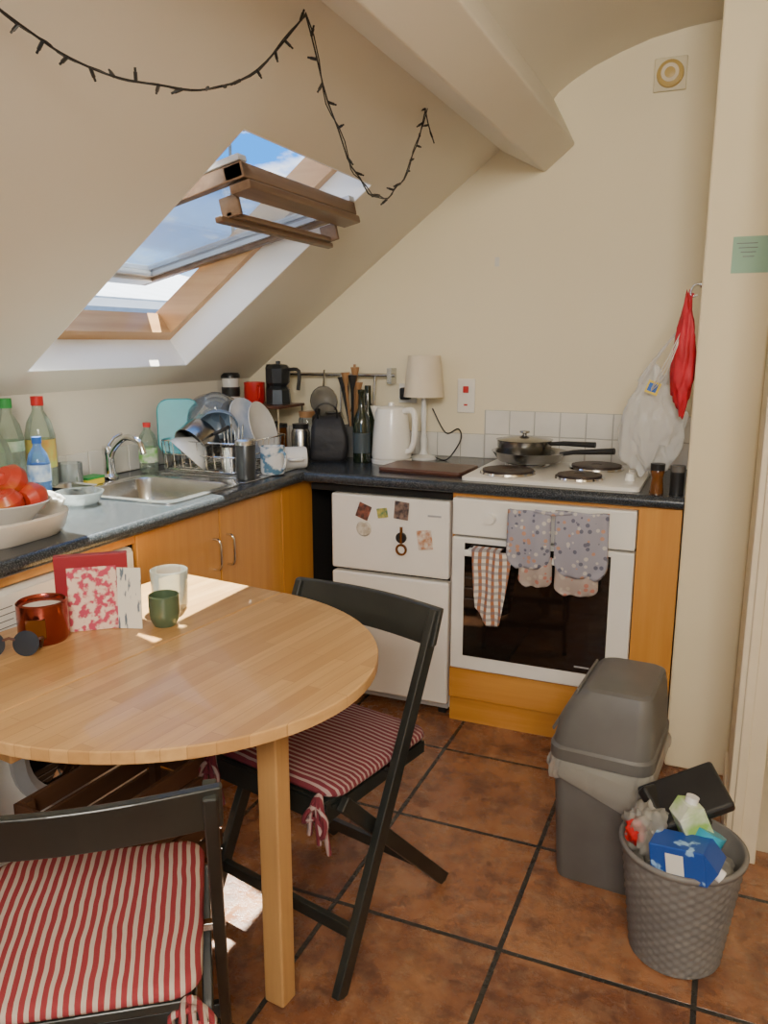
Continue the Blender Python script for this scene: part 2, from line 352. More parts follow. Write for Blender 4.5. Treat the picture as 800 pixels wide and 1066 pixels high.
for i,(a,b_) in enumerate(((-1.512,-1.121),(-1.115,-.728),(-.722,-.49))):
    box('door_%d'%(i+1),(.562,.58,a,b_,.11,.852),m_cab,cb,bevel=.003)
box('rail',(.562,.575,-2.14,-1.515,.83,.858),m_cabh,cb)
for y in(-1.155,-1.08):
    tube('handle',[(.58,y,.66),(.603,y,.665),(.607,y,.71),(.603,y,.755),(.58,y,.76)],.0045,m_chrome,cb,smooth_pts=4)
wm=E('washing_machine')
box('body',(.03,.585,-2.13,-1.53,.01,.825),m_app,wm,bevel=.012)
lathe('door_ring',[(.13,0),(.17,0),(.175,.02),(.15,.03),(.13,.02)],m_alu,wm,loc=(.585,-1.83,.42),rot=(0,R(90),0))
lathe('door_glass',[(0,.03),(.08,.025),(.13,.01)],m_glassblk,wm,loc=(.585,-1.83,.42),rot=(0,R(90),0))
box('control_panel',(.585,.59,-2.12,-1.54,.70,.815),m_app,wm,bevel=.002)
boxes('print',[(.59,.5905,-2.05,-1.95+.03*(i%2),.785-.015*i,.787-.015*i) for i in range(4)],m_bin,wm)
lathe('knob',cyl(.025,0,.02),m_app,wm,loc=(.59,-1.65,.76),rot=(0,R(90),0))
fr=E('fridge_freezer')
box('body',(.716,1.18,-.55,-.03,.03,.825),m_app,fr,bevel=.006)
box('door_upper',(.716,1.18,-.595,-.552,.54,.825),m_app,fr,bevel=.008)
box('door_lower',(.716,1.18,-.595,-.552,.06,.527),m_app,fr,bevel=.008)
box('gap',(.722,1.174,-.56,-.545,.05,.56),m_dark,fr)
boxes('feet',[(.74,.77,-.54,-.5,0,.03),(1.13,1.16,-.54,-.5,0,.03)],m_black,fr)
box('top_dark',(.62,1.182,-.57,-.02,.828,.858),m_dark,fr)
box('badge',(1.10,1.15,-.5965,-.595,.765,.772),m_alu,fr)
box('base_grille',(.72,1.175,-.56,-.552,.03,.058),m_alu,fr)
mg=E('fridge_magnets')
for i,(x,z,w_,h_,rz,c) in enumerate(((.85,.765,.05,.055,20,M('mg1',(.05,.03,.03),(.3,.1,.06),scale=60)),(.925,.765,.04,.035,-10,M('mg2',(.6,.5,.1),(.1,.2,.1),scale=70)),(1.0,.78,.055,.065,5,M('mg3',(.3,.2,.15),(.02,.02,.03),scale=50)),(1.09,.68,.055,.07,-8,M('mg4',(.75,.7,.6),(.5,.2,.08),scale=50)))):
    box('magnet_%d'%(i+1),(-w_/2,w_/2,-.004,0,-h_/2,h_/2),c,mg,loc=(x,-.596,z),rot=(0,R(rz),0))
lathe('magnet_round',[(0,.006),(.025,.006),(.03,0)],M('mg5',(.7,.66,.55),(.5,.42,.3),scale=80),mg,loc=(.85,-.596,.70),rot=(R(90),0,0))
lathe('magnet_bottle',cyl(.02,0,.008),m_black,mg,loc=(1.0,-.596,.68),rot=(R(90),0,0))
lathe('opener_ring',[(.014,0),(.022,0),(.022,.006),(.014,.006),(.014,0)],m_amber,mg,loc=(1.0,-.596,.635),rot=(R(90),0,0))
tube('opener_stem',[(1.0,-.60,.66),(1.0,-.60,.72)],.006,m_amber,mg)
ch=E('oven_housing')
boxes('side_panels',[(1.185,1.196,-.57,-.02,0,.858),(1.815,1.945,-.595,-.57,.1,.858)],m_cab,ch)
boxes('lower_panel',[(1.19,1.945,-.597,-.575,.10,.215),(1.19,1.82,-.585,-.575,.846,.858)],m_cabh,ch,bevel=.002)
boxes('plinth',[(1.19,1.945,-.575,-.555,0,.098)],m_cabh,ch)
box('carcass',(1.2,1.945,-.56,-.02,.1,.857),m_dark,ch)
ov=E('built_in_oven')
box('fascia',(1.198,1.812,-.615,-.565,.715,.846),m_app,ov,bevel=.006)
box('door',(1.198,1.812,-.615,-.565,.222,.708),m_app,ov,bevel=.006)
box('door_glass',(1.245,1.74,-.6185,-.614,.275,.69),m_glassblk,ov,bevel=.002)
box('inner_window',(1.30,1.68,-.6195,-.618,.34,.60),M('inner_glass',(.012,.007,.005),rough=.06,coat=.4),ov)
bar('handle_bar',(1.255,-.655,.665),(1.735,-.655,.665),.02,.022,m_app,ov,bevel=.006)
boxes('handle_posts',[(1.265,1.285,-.65,-.615,.655,.675),(1.705,1.725,-.65,-.615,.655,.675)],m_app,ov)
lathe('knob',[(0,.022),(.016,.022),(.019,.0),(0,0)],m_app,ov,loc=(1.335,-.615,.782),rot=(R(90),0,0))
box('clock',(1.44,1.52,-.6165,-.614,.765,.80),m_black,ov)
lathe('knob_r',[(0,.022),(.016,.022),(.019,.0),(0,0)],m_app,ov,loc=(1.66,-.615,.782),rot=(R(90),0,0))
box('logo',(1.64,1.69,-.6195,-.618,.295,.30),m_alu,ov)
hb=E('electric_hob')
loft('plate',[rr(1.51,-.325,.60,.49,.02,.9005),rr(1.51,-.325,.60,.49,.02,.912),rr(1.51,-.325,.58,.47,.02,.916)],m_app,hb)
for x,y,r_ in((1.345,-.44,.09),(1.60,-.455,.075),(1.36,-.21,.075),(1.62,-.21,.09)):
    lathe('hotplate',[(r_+.008,.916),(r_+.008,.921),(r_,.922),(r_,.93),(r_-.01,.932),(.02,.931),(.018,.929),(0,.929)],m_iron,hb,loc=(x,y,0))
    lathe('trim_ring',[(r_+.001,.916),(r_+.01,.9165),(r_+.008,.923),(r_+.001,.924)],m_chrome,hb,loc=(x,y,0))
for i in range(4): lathe('hob_knob',[(0,.94),(.014,.94),(.017,.916)],m_app,hb,loc=(1.765,-.17-.09*i,0))
m_pan=M('steel_pan',(.42,.41,.39),(.3,.3,.29),rough=.22,metal=1,scale=14)
pn=E('frying_pan',(1.37,-.22,.933))
lathe('pan',[(0,0),(.115,0),(.14,.035),(.143,.037),(.136,.037),(.112,.006),(0,.005)],m_pan,pn,n=48)
tube('handle',[(.12,-.02,.032),(.17,-.03,.043),(.32,-.06,.058)],[.008,.009,.012],m_black,pn)
sp_=E('saucepan_with_lid',(1.345,-.20,.942))
lathe('pan',[(0,0),(.095,0),(.10,.01),(.104,.065),(.108,.068),(.099,.066),(0,.06)],m_pan,sp_,n=48)
lathe('lid',[(.104,.066),(.10,.069),(.06,.077),(.02,.082),(.008,.084),(.008,.090),(.02,.094),(.018,.10),(0,.102)],m_pan,sp_,n=48)
tube('handle',[(.10,.0,.055),(.15,-.01,.06),(.27,-.03,.062)],[.007,.009,.011],m_black,sp_)
tl=[]
for r_ in range(2):
    for i in range(8):
        x=1.135+i*.1025
        tl.append((x,min(x+.0985,1.949),-.008,-.001,.902+r_*.1,.998+r_*.1))
for i in range(10): tl.append((1.1325-.1025*(i+1)+.0,1.1325-.1025*i-.004,-.008,-.001,.902,.998))
bs=E('tile_splashback'); boxes('tiles',tl,m_tile,bs,bevel=.002)
boxes('grout',[(1.13,1.95,-.005,-.0005,.9,1.1),(.1,1.13,-.005,-.0005,.9,1.0)],m_grout,bs)
boxes('tiles_left',[(.001,.008,-2.6+i*.1025,-2.6+i*.1025+.0985,.902,.998) for i in range(25)],m_tile,bs,bevel=.002)
sk=E('kitchen_sink')
cx,cy=.34,-1.13
loft('bowl',[rr(cx,cy,.44,.40,.04,.901),rr(cx,cy,.44,.40,.04,.905),rr(cx,cy,.38,.345,.05,.905),rr(cx,cy,.37,.335,.05,.90),rr(cx,cy,.35,.315,.05,.76),rr(cx,cy,.30,.27,.05,.75),rr(cx,cy,.04,.04,.015,.748)],m_steel,sk,cap=(False,True),angle=50)
boxes('drainer',[(.12,.56,-.93,-.46,.9005,.904)]+[(.17,.52,-.88+.05*i,-.86+.05*i,.904,.908) for i in range(8)],m_steel,sk,bevel=.002)
lathe('waste',[(.03,0),(.032,.004),(.02,.003),(0,.001)],m_chrome,sk,loc=(cx,cy,.749))
tp=E('mixer_tap',(.085,-1.05,.905))
lathe('base',[(0,0),(.028,0),(.028,.01),(.02,.02),(.018,.08),(.022,.09),(.02,.115),(0,.12)],m_chrome,tp)
tube('spout',[(0,0,.06),(.03,-.005,.11),(.09,-.015,.15),(.15,-.02,.14),(.17,-.022,.10)],.011,m_chrome,tp,smooth_pts=6,n=12)
tube('lever',[(0,0,.115),(.0,.03,.14),(.0,.07,.15)],.006,m_chrome,tp)
# dish rack
dr=E('dish_rack',(.30,-.66,.91))
W,D=.34,.36
parts=[]
for z,s_ in((.005,.94),(.06,.97),(.11,1.0)):
    parts.append(sw([(x*s_,y*s_,z) for x,y,_ in rr(0,0,W,D,.03,0)],.0028,6,True))
for i in range(9):
    y=-.16+.04*i; parts.append(sw([(-.17,y,.11),(-.16,y,.005),(.16,y,.005),(.17,y,.11)],.0018,5))
for i in range(9):
    x=-.14+.035*i; parts.append(sw([(x,-.18,.11),(x,-.17,.005),(x,.17,.005),(x,.18,.11)],.0018,5))
V,F=comb(parts); obj('wire_frame',V,F,m_chrome,dr,smooth=True)
pl=[(0,.0),(.05,.002),(.06,.0),(.085,.006),(.115,.016),(.115,.019),(.08,.010),(.05,.006),(0,.005)]
for i,(x,y,z,ry,rz,sc,mt) in enumerate(((.085,.02,.14,68,2,1.05,M('blue_rim_plate',(.75,.77,.8),(.40,.48,.60),rough=.2,scale=10)),(.04,.03,.135,65,-2,1.0,S('grey_stoneware',(.16,.18,.21),.2)),(.12,.06,.14,72,6,.9,m_ceram))):
    o=lathe('plate_%d'%(i+1),pl,mt,dr,n=40,loc=(x,y,z),rot=(0,R(ry),R(rz))); o.scale=(sc,)*3
bw=[(0,0),(.035,0),(.04,.006),(.075,.04),(.085,.065),(.082,.065),(.07,.04),(.036,.01),(0,.008)]
lathe('bowl_1',bw,m_ceram,dr,loc=(-.03,-.12,.10),rot=(R(150),R(35),0))
o=lathe('glass_bowl',bw,m_glass,dr,loc=(-.03,.0,.25),rot=(R(205),R(25),0)); o.scale=(1.35,1.35,1.2)
o=lathe('steel_colander',bw,m_steel,dr,loc=(-.04,-.0,.20),rot=(R(195),R(15),0)); o.scale=(1.2,1.2,1.3)
o=loft('teal_board',[rr(0,0,.20,.15,.04,0),rr(0,0,.21,.16,.045,.006),rr(0,0,.20,.15,.04,.012)],m_teal,dr,loc=(-.155,-.07,.15),rot=(0,R(78),R(-52)))
lathe('measuring_jug',[(0,0),(.04,0),(.048,.10),(.045,.10),(.038,.005),(0,.005)],m_glass,dr,loc=(-.10,.10,.16),rot=(R(160),R(20),0))
o=lathe('saucepan_drying',[(0,0),(.07,0),(.075,.01),(.075,.08),(.072,.08),(.07,.01),(0,.008)],m_pan,dr,loc=(-.01,-.11,.13),rot=(R(120),R(20),0))
tube('saucepan_handle',[(.06,-.15,.14),(.14,-.18,.17)],.007,m_black,dr)
o=lathe('bowl_2',bw,S('blue_grey_glaze',(.18,.26,.36),.2),dr,loc=(.02,-.06,.20),rot=(R(140),R(-30),0)); o.scale=(.85,.85,.85)
for i in range(6): tube('cutlery_%d'%i,[(.10+.012*i,-.14,.02),(.10+.02*i,-.15-.006*i,.16+.01*(i%3))],.003,m_steel,dr)
lathe('cutlery_cup',[(0,0),(.035,0),(.038,.09),(.035,.09),(.033,.004)],m_steel,dr,loc=(.12,-.14,.006))
def mug(name,loc,r_,h_,mat,hang=0,rot=None):
    g=E(name,loc,rot or (0,0,R(hang)))
    lathe('body',[(0,0),(r_*.9,0),(r_,.008),(r_,h_),(r_-.004,h_),(r_-.004,.01),(0,.008)],mat,g)
    tube('handle',[(r_-.002,0,h_*.82),(r_+.022,0,h_*.78),(r_+.026,0,h_*.5),(r_+.018,0,h_*.25),(r_-.002,0,h_*.2)],.005,mat,g,smooth_pts=4)
    return g
mug('coffee_mug',(.545,-.72,.905),.045,.10,M('mug_blue_pattern',(.75,.77,.78),(.12,.25,.38),rough=.2,scale=30,p0=.5,p1=.6),-20)
mug('coffee_mug',(.585,-.54,.943),.042,.085,m_ceram,0,(R(90),0,R(-55)))
mug('coffee_mug',(.15,-.20,1.1135),.045,.09,m_redp,-40)
g=E('travel_tumbler',(.52,-.86,.905)); lathe('body',[(0,0),(.032,0),(.036,.12),(.034,.125),(0,.125)],M('gunmetal',(.06,.065,.07),rough=.3,metal=.5),g); lathe('lid',[(.037,.12),(.037,.135),(.03,.14),(0,.14)],m_steel,g)
bx=E('worktop_shelf',(.17,-.20,.90)); boxes('shelf_board',[(-.15,.17,-.12,.105,.2,.212)],m_brown,bx,bevel=.003)
V,F=comb([sw([(x,y,0),(x,y,.2)],.004,6) for x in(-.14,.16) for y in(-.11,.095)]); obj('legs',V,F,m_chrome,bx,smooth=True)
for x,y,mt in((.10,-.22,m_paper),(.20,-.24,m_steel),(.28,-.22,m_amber),(.20,-.15,m_copper)):
    g=E('storage_tin',(x,y,.90)); lathe('tin',[(0,0),(.034,0),(.034,.12),(0,.12)],mt,g); lathe('lid',[(.036,.115),(.036,.13),(0,.132)],m_black,g)
g=E('travel_cup',(.055,-.24,1.113)); lathe('body',[(0,0),(.03,0),(.038,.11),(0,.11)],m_ceram,g); lathe('band',[(.036,.03),(.038,.03),(.0395,.07),(.037,.07)],m_black,g); lathe('lid',[(.041,.108),(.041,.12),(.034,.13),(0,.13)],m_black,g)
g=E('coffee_maker',(.265,-.19,1.113)); lathe('base',[(0,0),(.055,0),(.05,.06),(.035,.075),(.05,.09),(.055,.15),(.04,.165),(.01,.17),(.01,.18),(0,.182)],M('dark_aluminium',(.05,.055,.06),rough=.3,metal=.6),g,n=8,angle=20)
tube('handle',[(.05,0,.145),(.10,0,.14),(.095,0,.06)],.008,m_black,g,smooth_pts=4)
g=E('coffee_canister',(.20,-.13,1.113)); lathe('jar',[(0,0),(.03,0),(.03,.15),(.026,.165),(0,.165)],m_black,g)
# kettle
k=E('electric_kettle',(.82,-.26,.90),(0,0,R(-15)))
lathe('power_base',[(0,0),(.08,0),(.082,.012),(.07,.02),(0,.02)],m_app,k)
lathe('body',[(0,.02),(.078,.02),(.08,.03),(.074,.12),(.064,.20),(.06,.215),(.05,.222),(0,.226)],m_app,k,n=40)
lathe('lid_knob',[(0,.24),(.012,.238),(.014,.225),(0,.224)],m_app,k)
tube('handle',[(.055,0,.205),(.10,0,.212),(.115,0,.18),(.112,0,.10),(.095,0,.055),(.07,0,.05)],[.012]*31,m_app,k,smooth_pts=6,n=10)
loft('spout',[rr(-.055,0,.02,.05,.008,.15),rr(-.068,0,.03,.05,.012,.19),rr(-.082,0,.035,.045,.014,.222)],m_app,k)
box('water_gauge',(-.015,.015,-.081,-.07,.06,.17),m_alu,k,bevel=.004,rot=(R(-6),0,0))
l=E('table_lamp',(.905,-.12,.90))
lathe('base',[(0,0),(.055,0),(.055,.01),(.02,.02),(.012,.04),(.016,.08),(.01,.12),(.012,.19),(.008,.26),(0,.26)],m_ceram,l)
lathe('shade',[(.083,.255),(.065,.42),(.0635,.42),(.0815,.255),(.083,.255)],m_shade,l,n=48)
tube('power_cord',[(.05,0,.01),(.11,-.02,.006),(.15,.03,.08),(.12,.09,.12),(.06,.105,.10),(.0,.105,.2)],.003,m_black,l,smooth_pts=6)
g=E('cooker_switch'); box('plate',(1.012,1.087,-.012,-.0005,1.085,1.225),m_app,g,bevel=.004)
box('rocker',(1.038,1.061,-.018,-.012,1.168,1.195),m_redp,g,bevel=.002); box('neon',(1.042,1.057,-.014,-.012,1.115,1.122),m_redp,g)
g=E('wall_socket'); box('plate',(.75,.83,-.01,-.0005,1.12,1.2),m_app,g,bevel=.003); box('plug',(.765,.81,-.045,-.01,1.135,1.185),m_black,g,bevel=.008)
g=E('heat_detector',(1.77,0,2.29)); box('plate',(-.055,.055,-.012,-.0005,-.055,.055),M('plate_cream',(.72,.64,.44)),g,bevel=.004)
lathe('ring',[(0,.03),(.028,.03),(.044,.022),(.046,.012)],S('brass_plastic',(.55,.38,.12),.4),g,rot=(R(90),0,0)); lathe('ring_inner',[(.018,.031),(.03,.032),(.03,.028)],m_trim,g,rot=(R(90),0,0))
g=E('wall_patch'); box('plate',(1.155,1.172,-.004,-.0005,1.665,1.70),m_paper,g)
g=E('sticky_note'); box('paper',(2.025,2.125,-.6225,-.6205,1.565,1.665),m_mint,g)
boxes('handwriting',[(2.035+.006*i,2.035+.006*i+w_,-.6232,-.6224,1.645-.012*i,1.6475-.012*i) for i,w_ in enumerate((.055,.05,.04,.03))],m_bin,g)
# utensil rail
ur=E('utensil_rail')
tube('rail',[(.20,-.05,1.235),(.75,-.05,1.235)],.008,m_steel,ur); boxes('brackets',[(.22,.235,-.05,0,1.225,1.245),(.715,.735,-.06,0,1.20,1.265)],m_steel,ur)
def sieve(x,z,r_):
    V,F=comb([sw([(x+r_*math.cos(t*.3927),-.07,z+r_*math.sin(t*.3927)) for t in range(16)],.003,6,True),sw([(x,-.07,z+r_),(x,-.06,z+r_+.07)],.004,6)]); obj('sieve_ring',V,F,m_steel,ur,smooth=True)
    lathe('sieve_mesh',[(r_,0),(r_*.8,.02),(r_*.4,.035),(0,.04)],glassy('mesh_%d'%int(x*100),(.6,.6,.6),.3,.4,(.3,.3,.3)),ur,loc=(x,-.07,z),rot=(R(90),0,0))
sieve(.42,1.12,.065)
tube('ladle',[(.50,-.06,1.23),(.50,-.065,1.08),(.50,-.075,1.05)],[.004,.004,.022],m_steel,ur)
tube('whisk',[(.53,-.06,1.23),(.53,-.065,1.09)],.008,m_black,ur)
tube('spatula',[(.565,-.06,1.28),(.565,-.065,1.14),(.565,-.065,1.08)],[.006,.006,.02],m_spoon,ur)
tube('tongs',[(.66,-.06,1.23),(.655,-.065,1.07)],.006,m_steel,ur)
uj=E('utensil_jar',(.60,-.15,.90)); lathe('jar',[(0,0),(.045,0),(.048,.13),(.044,.13),(.042,.01),(0,.01)],m_bin,uj)
for i,(dx,dy,h_) in enumerate(((-.03,0,.33),(.0,.01,.37),(.02,-.01,.31),(.01,-.02,.34),(-.015,-.01,.35))):
    tube('utensil_%d'%(i+1),[(0,0,.02),(dx*.7,dy,.15),(dx*1.5,dy*2,h_-.06),(dx*1.7,dy*2,h_)],[.005,.005,.007,.02],(m_black,m_spoon,m_spoon,m_black,m_spoon)[i],uj)
m_dkg=M('dark_bottle_glass',(.012,.02,.01),rough=.06,coat=.6)
g=E('oil_bottle',(.712,-.31,.90)); lathe('bottle',[(0,0),(.033,0),(.035,.01),(.035,.15),(.03,.18),(.013,.22),(.012,.27),(.015,.275),(.015,.29),(0,.29)],m_dkg,g)
lathe('label',[(.0355,.04),(.0355,.12)],M('label_dark',(.05,.07,.08)),g)
g=E('wine_bottle',(.69,-.20,.90)); lathe('bottle',[(0,0),(.033,0),(.036,.01),(.036,.18),(.014,.23),(.013,.30),(0,.30)],m_dkg,g)
g=E('black_lunch_bag',(.575,-.33,.9005),(0,0,R(25)))
loft('bag',[[(x*(1+.05*math.sin(x*70+z*40)),y*(1+.16*math.sin(x*55+z*30)),z+.5*x*z*(.6 if z>.1 else 0)) for x,y,z in rr(0,0,w_,d_,min(.025,d_*.45),z_,6)] for w_,d_,z_ in((.13,.08,0),(.15,.10,.02),(.15,.11,.06),(.15,.095,.10),(.135,.07,.14),(.12,.04,.165),(.10,.016,.185))],M('black_nylon',(.012,.012,.014),(.022,.022,.026),rough=.6,bump=.5,bscale=25,bd=.01),g,angle=80)
tube('strap',[(-.04,-.01,.165),(-.045,-.03,.215),(-.01,-.03,.235),(.03,-.03,.215),(.035,-.01,.165)],.004,m_black,g,smooth_pts=4)
g=E('storage_jar',(.50,-.14,.90)); lathe('jar',[(0,0),(.038,0),(.038,.14),(.03,.16),(0,.16)],m_glass,g); lathe('lid',[(.032,.155),(.034,.18),(0,.18)],m_black,g); lathe('contents',[(0,.003),(.034,.003),(.034,.10),(0,.10)],m_amber,g)
g=E('storage_jar',(.44,-.32,.90)); lathe('jar',[(0,0),(.038,0),(.038,.11),(.03,.13),(0,.13)],m_steel,g); lathe('lid',[(.032,.125),(.034,.145),(0,.145)],m_black,g)
g=E('storage_jar',(.40,-.19,.90)); lathe('jar',[(0,0),(.036,0),(.036,.15),(.03,.165),(0,.165)],m_glass,g); lathe('lid',[(.033,.16),(.035,.185),(0,.185)],m_spoon,g); lathe('contents',[(0,.003),(.033,.003),(.033,.12),(0,.12)],m_paper,g)
g=E('pepper_grinder',(.475,-.235,.90)); lathe('body',[(0,0),(.025,0),(.02,.05),(.018,.10),(.025,.15),(.022,.17),(.01,.18),(.012,.2),(0,.205)],m_black,g)
cbd=E('chopping_board',(1.03,-.40,.90),(0,0,R(-3))); loft('board',[rr(0,0,.33,.2,.02,.0005),rr(0,0,.335,.205,.02,.008),rr(0,0,.33,.2,.02,.016)],m_brown,cbd)
g=E('pepper_mill',(1.86,-.555,.90)); lathe('body',[(0,0),(.022,0),(.02,.03),(.018,.05),(.022,.07),(.02,.075),(0,.075)],m_amber,g); lathe('cap',[(.022,.074),(.023,.095),(0,.098)],m_black,g)
g=E('spice_jar',(1.92,-.54,.90)); lathe('jar',[(0,0),(.022,0),(.022,.07),(0,.07)],m_black,g); lathe('lid',[(.023,.07),(.023,.09),(0,.09)],m_bin,g)
def bottle(name,loc,r_,h_,mat,cap,label,lz=(.25,.6)):
    g=E(name,loc)
    lathe('bottle',[(0,0),(r_*.9,0),(r_,h_*.03),(r_*.97,h_*.2),(r_,h_*.35),(r_,h_*.62),(r_*.8,h_*.75),(r_*.38,h_*.86),(r_*.36,h_*.93),(0,h_*.93)],mat,g)
    lathe('cap',[(r_*.42,h_*.91),(r_*.42,h_),(0,h_)],cap,g)
    lathe('label',[(r_*1.015,h_*lz[0]),(r_*1.015,h_*lz[1])],label,g); return g
bottle('cleaning_bottle',(.10,-1.36,.9),.044,.31,m_plastic,m_redp,M('citrus_label',(.62,.30,.05),(.45,.5,.12),scale=25),(.3,.58))
bottle('soda_bottle',(.09,-1.47,.9),.043,.31,m_plastic,m_green,M('green_label',(.5,.6,.45),(.1,.3,.12),scale=25),(.5,.6))
bottle('soda_bottle',(.18,-1.60,.9),.043,.26,m_plastic,m_paper,M('white_label',(.7,.7,.65),(.2,.4,.25),scale=25),(.3,.5))
bottle('water_bottle',(.19,-1.46,.9),.032,.20,glassy('blue_plastic',(.6,.75,.95),.1,.25,(.15,.3,.6)),m_blue,M('water_label',(.1,.25,.6),(.6,.7,.8),scale=30),(.35,.6))
bottle('dish_soap_bottle',(.10,-.86,.905),.034,.18,m_plastic,m_redp,M('soap_label',(.7,.7,.6),(.2,.5,.1),scale=35),(.2,.5))
g=E('glass_jar',(.10,-1.25,.90)); lathe('jar',[(0,0),(.04,0),(.04,.09),(.036,.09),(.036,.005),(0,.005)],m_glass,g)
g=E('glass_dish',(.30,-1.42,.90)); lathe('dish',[(0,0),(.05,0),(.07,.04),(.067,.04),(.048,.005),(0,.005)],m_glass,g)
g=E('foil_tray',(.20,-1.345,.906)); loft('tray',[rr(0,0,.10,.07,.02,0),rr(0,0,.12,.09,.02,.03),rr(0,0,.13,.10,.02,.032),rr(0,0,.115,.085,.02,.028),rr(0,0,.095,.065,.02,.004)],m_steel,g)
g=E('washing_up_sponge',(.105,-1.165,.906)); box('foam',(-.025,.025,-.04,.04,.0,.02),m_yellow,g,bevel=.004); box('scourer',(-.025,.025,-.04,.04,.0205,.028),m_green,g)
g=E('serving_dish',(.42,-1.82,.90)); loft('dish',[rr(0,0,.22,.28,.09,.0005),rr(0,0,.26,.32,.12,.02),rr(0,0,.28,.34,.13,.055),rr(0,0,.27,.33,.125,.06),rr(0,0,.22,.28,.10,.03)],M('cream_stoneware',(.72,.66,.58),rough=.3),g)
g=E('fruit_bowl',(.41,-1.80,.932)); lathe('bowl',[(0,0),(.06,0),(.07,.005),(.11,.045),(.12,.055),(.117,.057),(.10,.045),(.06,.01),(0,.01)],m_ceram,g)
for i,(x,y,z) in enumerate(((-.05,.02,.055),(.05,-.02,.055),(.0,.065,.058),(.02,.025,.105),(-.02,-.05,.06),(.055,.05,.06))):
    lathe('apple_%d'%(i+1),[(0,-.028),(.02,-.034),(.037,-.01),(.038,.01),(.025,.03),(.008,.03),(0,.022)],m_apple,g,loc=(x,y,z),rot=(R(20*i),0,0))
blob('paper_food_bag',(.065,.065,.06),m_cloth,None,(.19,-1.74,.963),.3,2,4,seed=9)
blob('white_food_packet',(.055,.035,.032),m_paper,None,(.33,-1.58,.934),.4,2,4,seed=12)
# ------------------------------------------------------------------ oven gloves / towel
ml=spots('glove_print',(.33,.32,.37),[(.50,.27,.18),(.56,.52,.48),(.14,.14,.19)],52,.36)
og=E('oven_gloves')
def pad(name,x0,x1,z0,z1,y,mat,amp=.006,ph=0,solid=.016):
    def f(u,v):
        x=x0+(x1-x0)*u; zz=z1+(z0-z1)*v
        if v>.75: 
            rnd=(v-.75)/.25; cxm=(x0+x1)/2
            k_=math.sqrt(max(0,1-rnd**2*.9)); x=cxm+(x-cxm)*(.35+.65*k_)
        bulge=.012*math.sin(math.pi*u)*math.sin(math.pi*min(1,v*1.1))
        return (x,y-bulge-amp*math.sin(u*9+ph+v*2),zz)
    return grid(name,20,24,f,mat,og,solid=solid)
pad('glove_left',1.41,1.555,.64,.835,-.680,ml); pad('glove_right',1.567,1.735,.625,.842,-.682,ml,.006,2)
mlc=spots('glove_print_light',(.42,.34,.30),[(.5,.2,.15),(.50,.43,.36)],45,.34)
pad('cuff_left',1.45,1.56,.575,.68,-.664,mlc,solid=.01); pad('cuff_right',1.57,1.71,.560,.67,-.664,mlc,solid=.01)
tube('strap',[(1.50,-.68,.835),(1.56,-.685,.83),(1.62,-.68,.838)],.006,ml,og)
tt=stripes('towel_check',0,42,.55,(.76,.70,.62),(.42,.17,.08),2,(.16,.17,.20))
def tf(u,v):
    x=1.29+.14*u+.02*v*(1-u)-.035*v*u; z=.685-(.20+.05*math.sin(u*2.5))*v-.02*v*u
    return (x,-.684-.008*math.sin(u*11+v*3)-.006*v,z)
t_=E('tea_towel'); grid('cloth',26,26,tf,tt,t_,solid=.003)
grid('back_fold',20,6,lambda u,v:(1.29+.10*u,-.684+.05*v,.687+.004*math.sin(v*3.14)),tt,t_,solid=.003)
# ------------------------------------------------------------------ bags on hook
g=E('plastic_carrier_bag',(1.825,-.47,1.125))
def bagf(c,d_):
    if d_.z>0: c.x*=(1-.5*d_.z**1.5); c.y*=(1-.5*d_.z)
    a=math.atan2(d_.y,d_.x); fold=1+.06*math.sin(a*9+3*d_.z)*(.4+.6*max(0,d_.z)); c.x*=fold; c.y*=fold
    if d_.z<-.5: c.z+= .02*math.sin(a*5)
    return c
blob('bag',(.10,.05,.165),m_bagw,g,(0,0,0),.22,2.0,5,bagf,seed=2)
for sx in(-.04,.035):
    V,F=comb([sw(cr([(sx,-.01,.12),(sx*.8+.03,-.03,.19),(.10,-.08,.33)],5),[.014,.013,.012,.010,.008,.006,.005,.004,.003,.003,.003],6)]); obj('handle',V,F,m_bagw,g,smooth=True)
box('printed_logo',(-.055,-.015,-.060,-.058,.08,.12),m_yellow,g,rot=(0,R(20),0)); box('logo_centre',(-.05,-.022,-.0615,-.0605,.087,.113),m_blue,g,rot=(0,R(20),0))
g=E('red_drawstring_bag',(1.915,-.57,1.335))
def rbf(c,d_):
    c.x*=(1.0-.45*max(0,d_.z)); return c
blob('bag',(.034,.03,.175),m_red,g,(0,0,0),.30,2.0,4,rbf,seed=6)
tube('drawstring',[(0,0,.15),(.012,.0,.18)],.004,m_red,g)
for i in range(3): tube('string_%d'%i,[(0,-.02,.10),(-.05,-.02,-.02-.02*i),(-.10,.05,-.12)],.0015,m_paper,g,smooth_pts=4)
g=E('wall_hook',(1.949,-.57,1.52)); tube('hook',[(0,0,.02),(-.02,0,.02),(-.03,0,0),(-.025,0,-.015),(-.01,0,-.01)],.003,m_chrome,g,smooth_pts=4); lathe('plate',cyl(.010,0,.004),m_chrome,g,loc=(0,0,.02),rot=(0,R(-90),0))
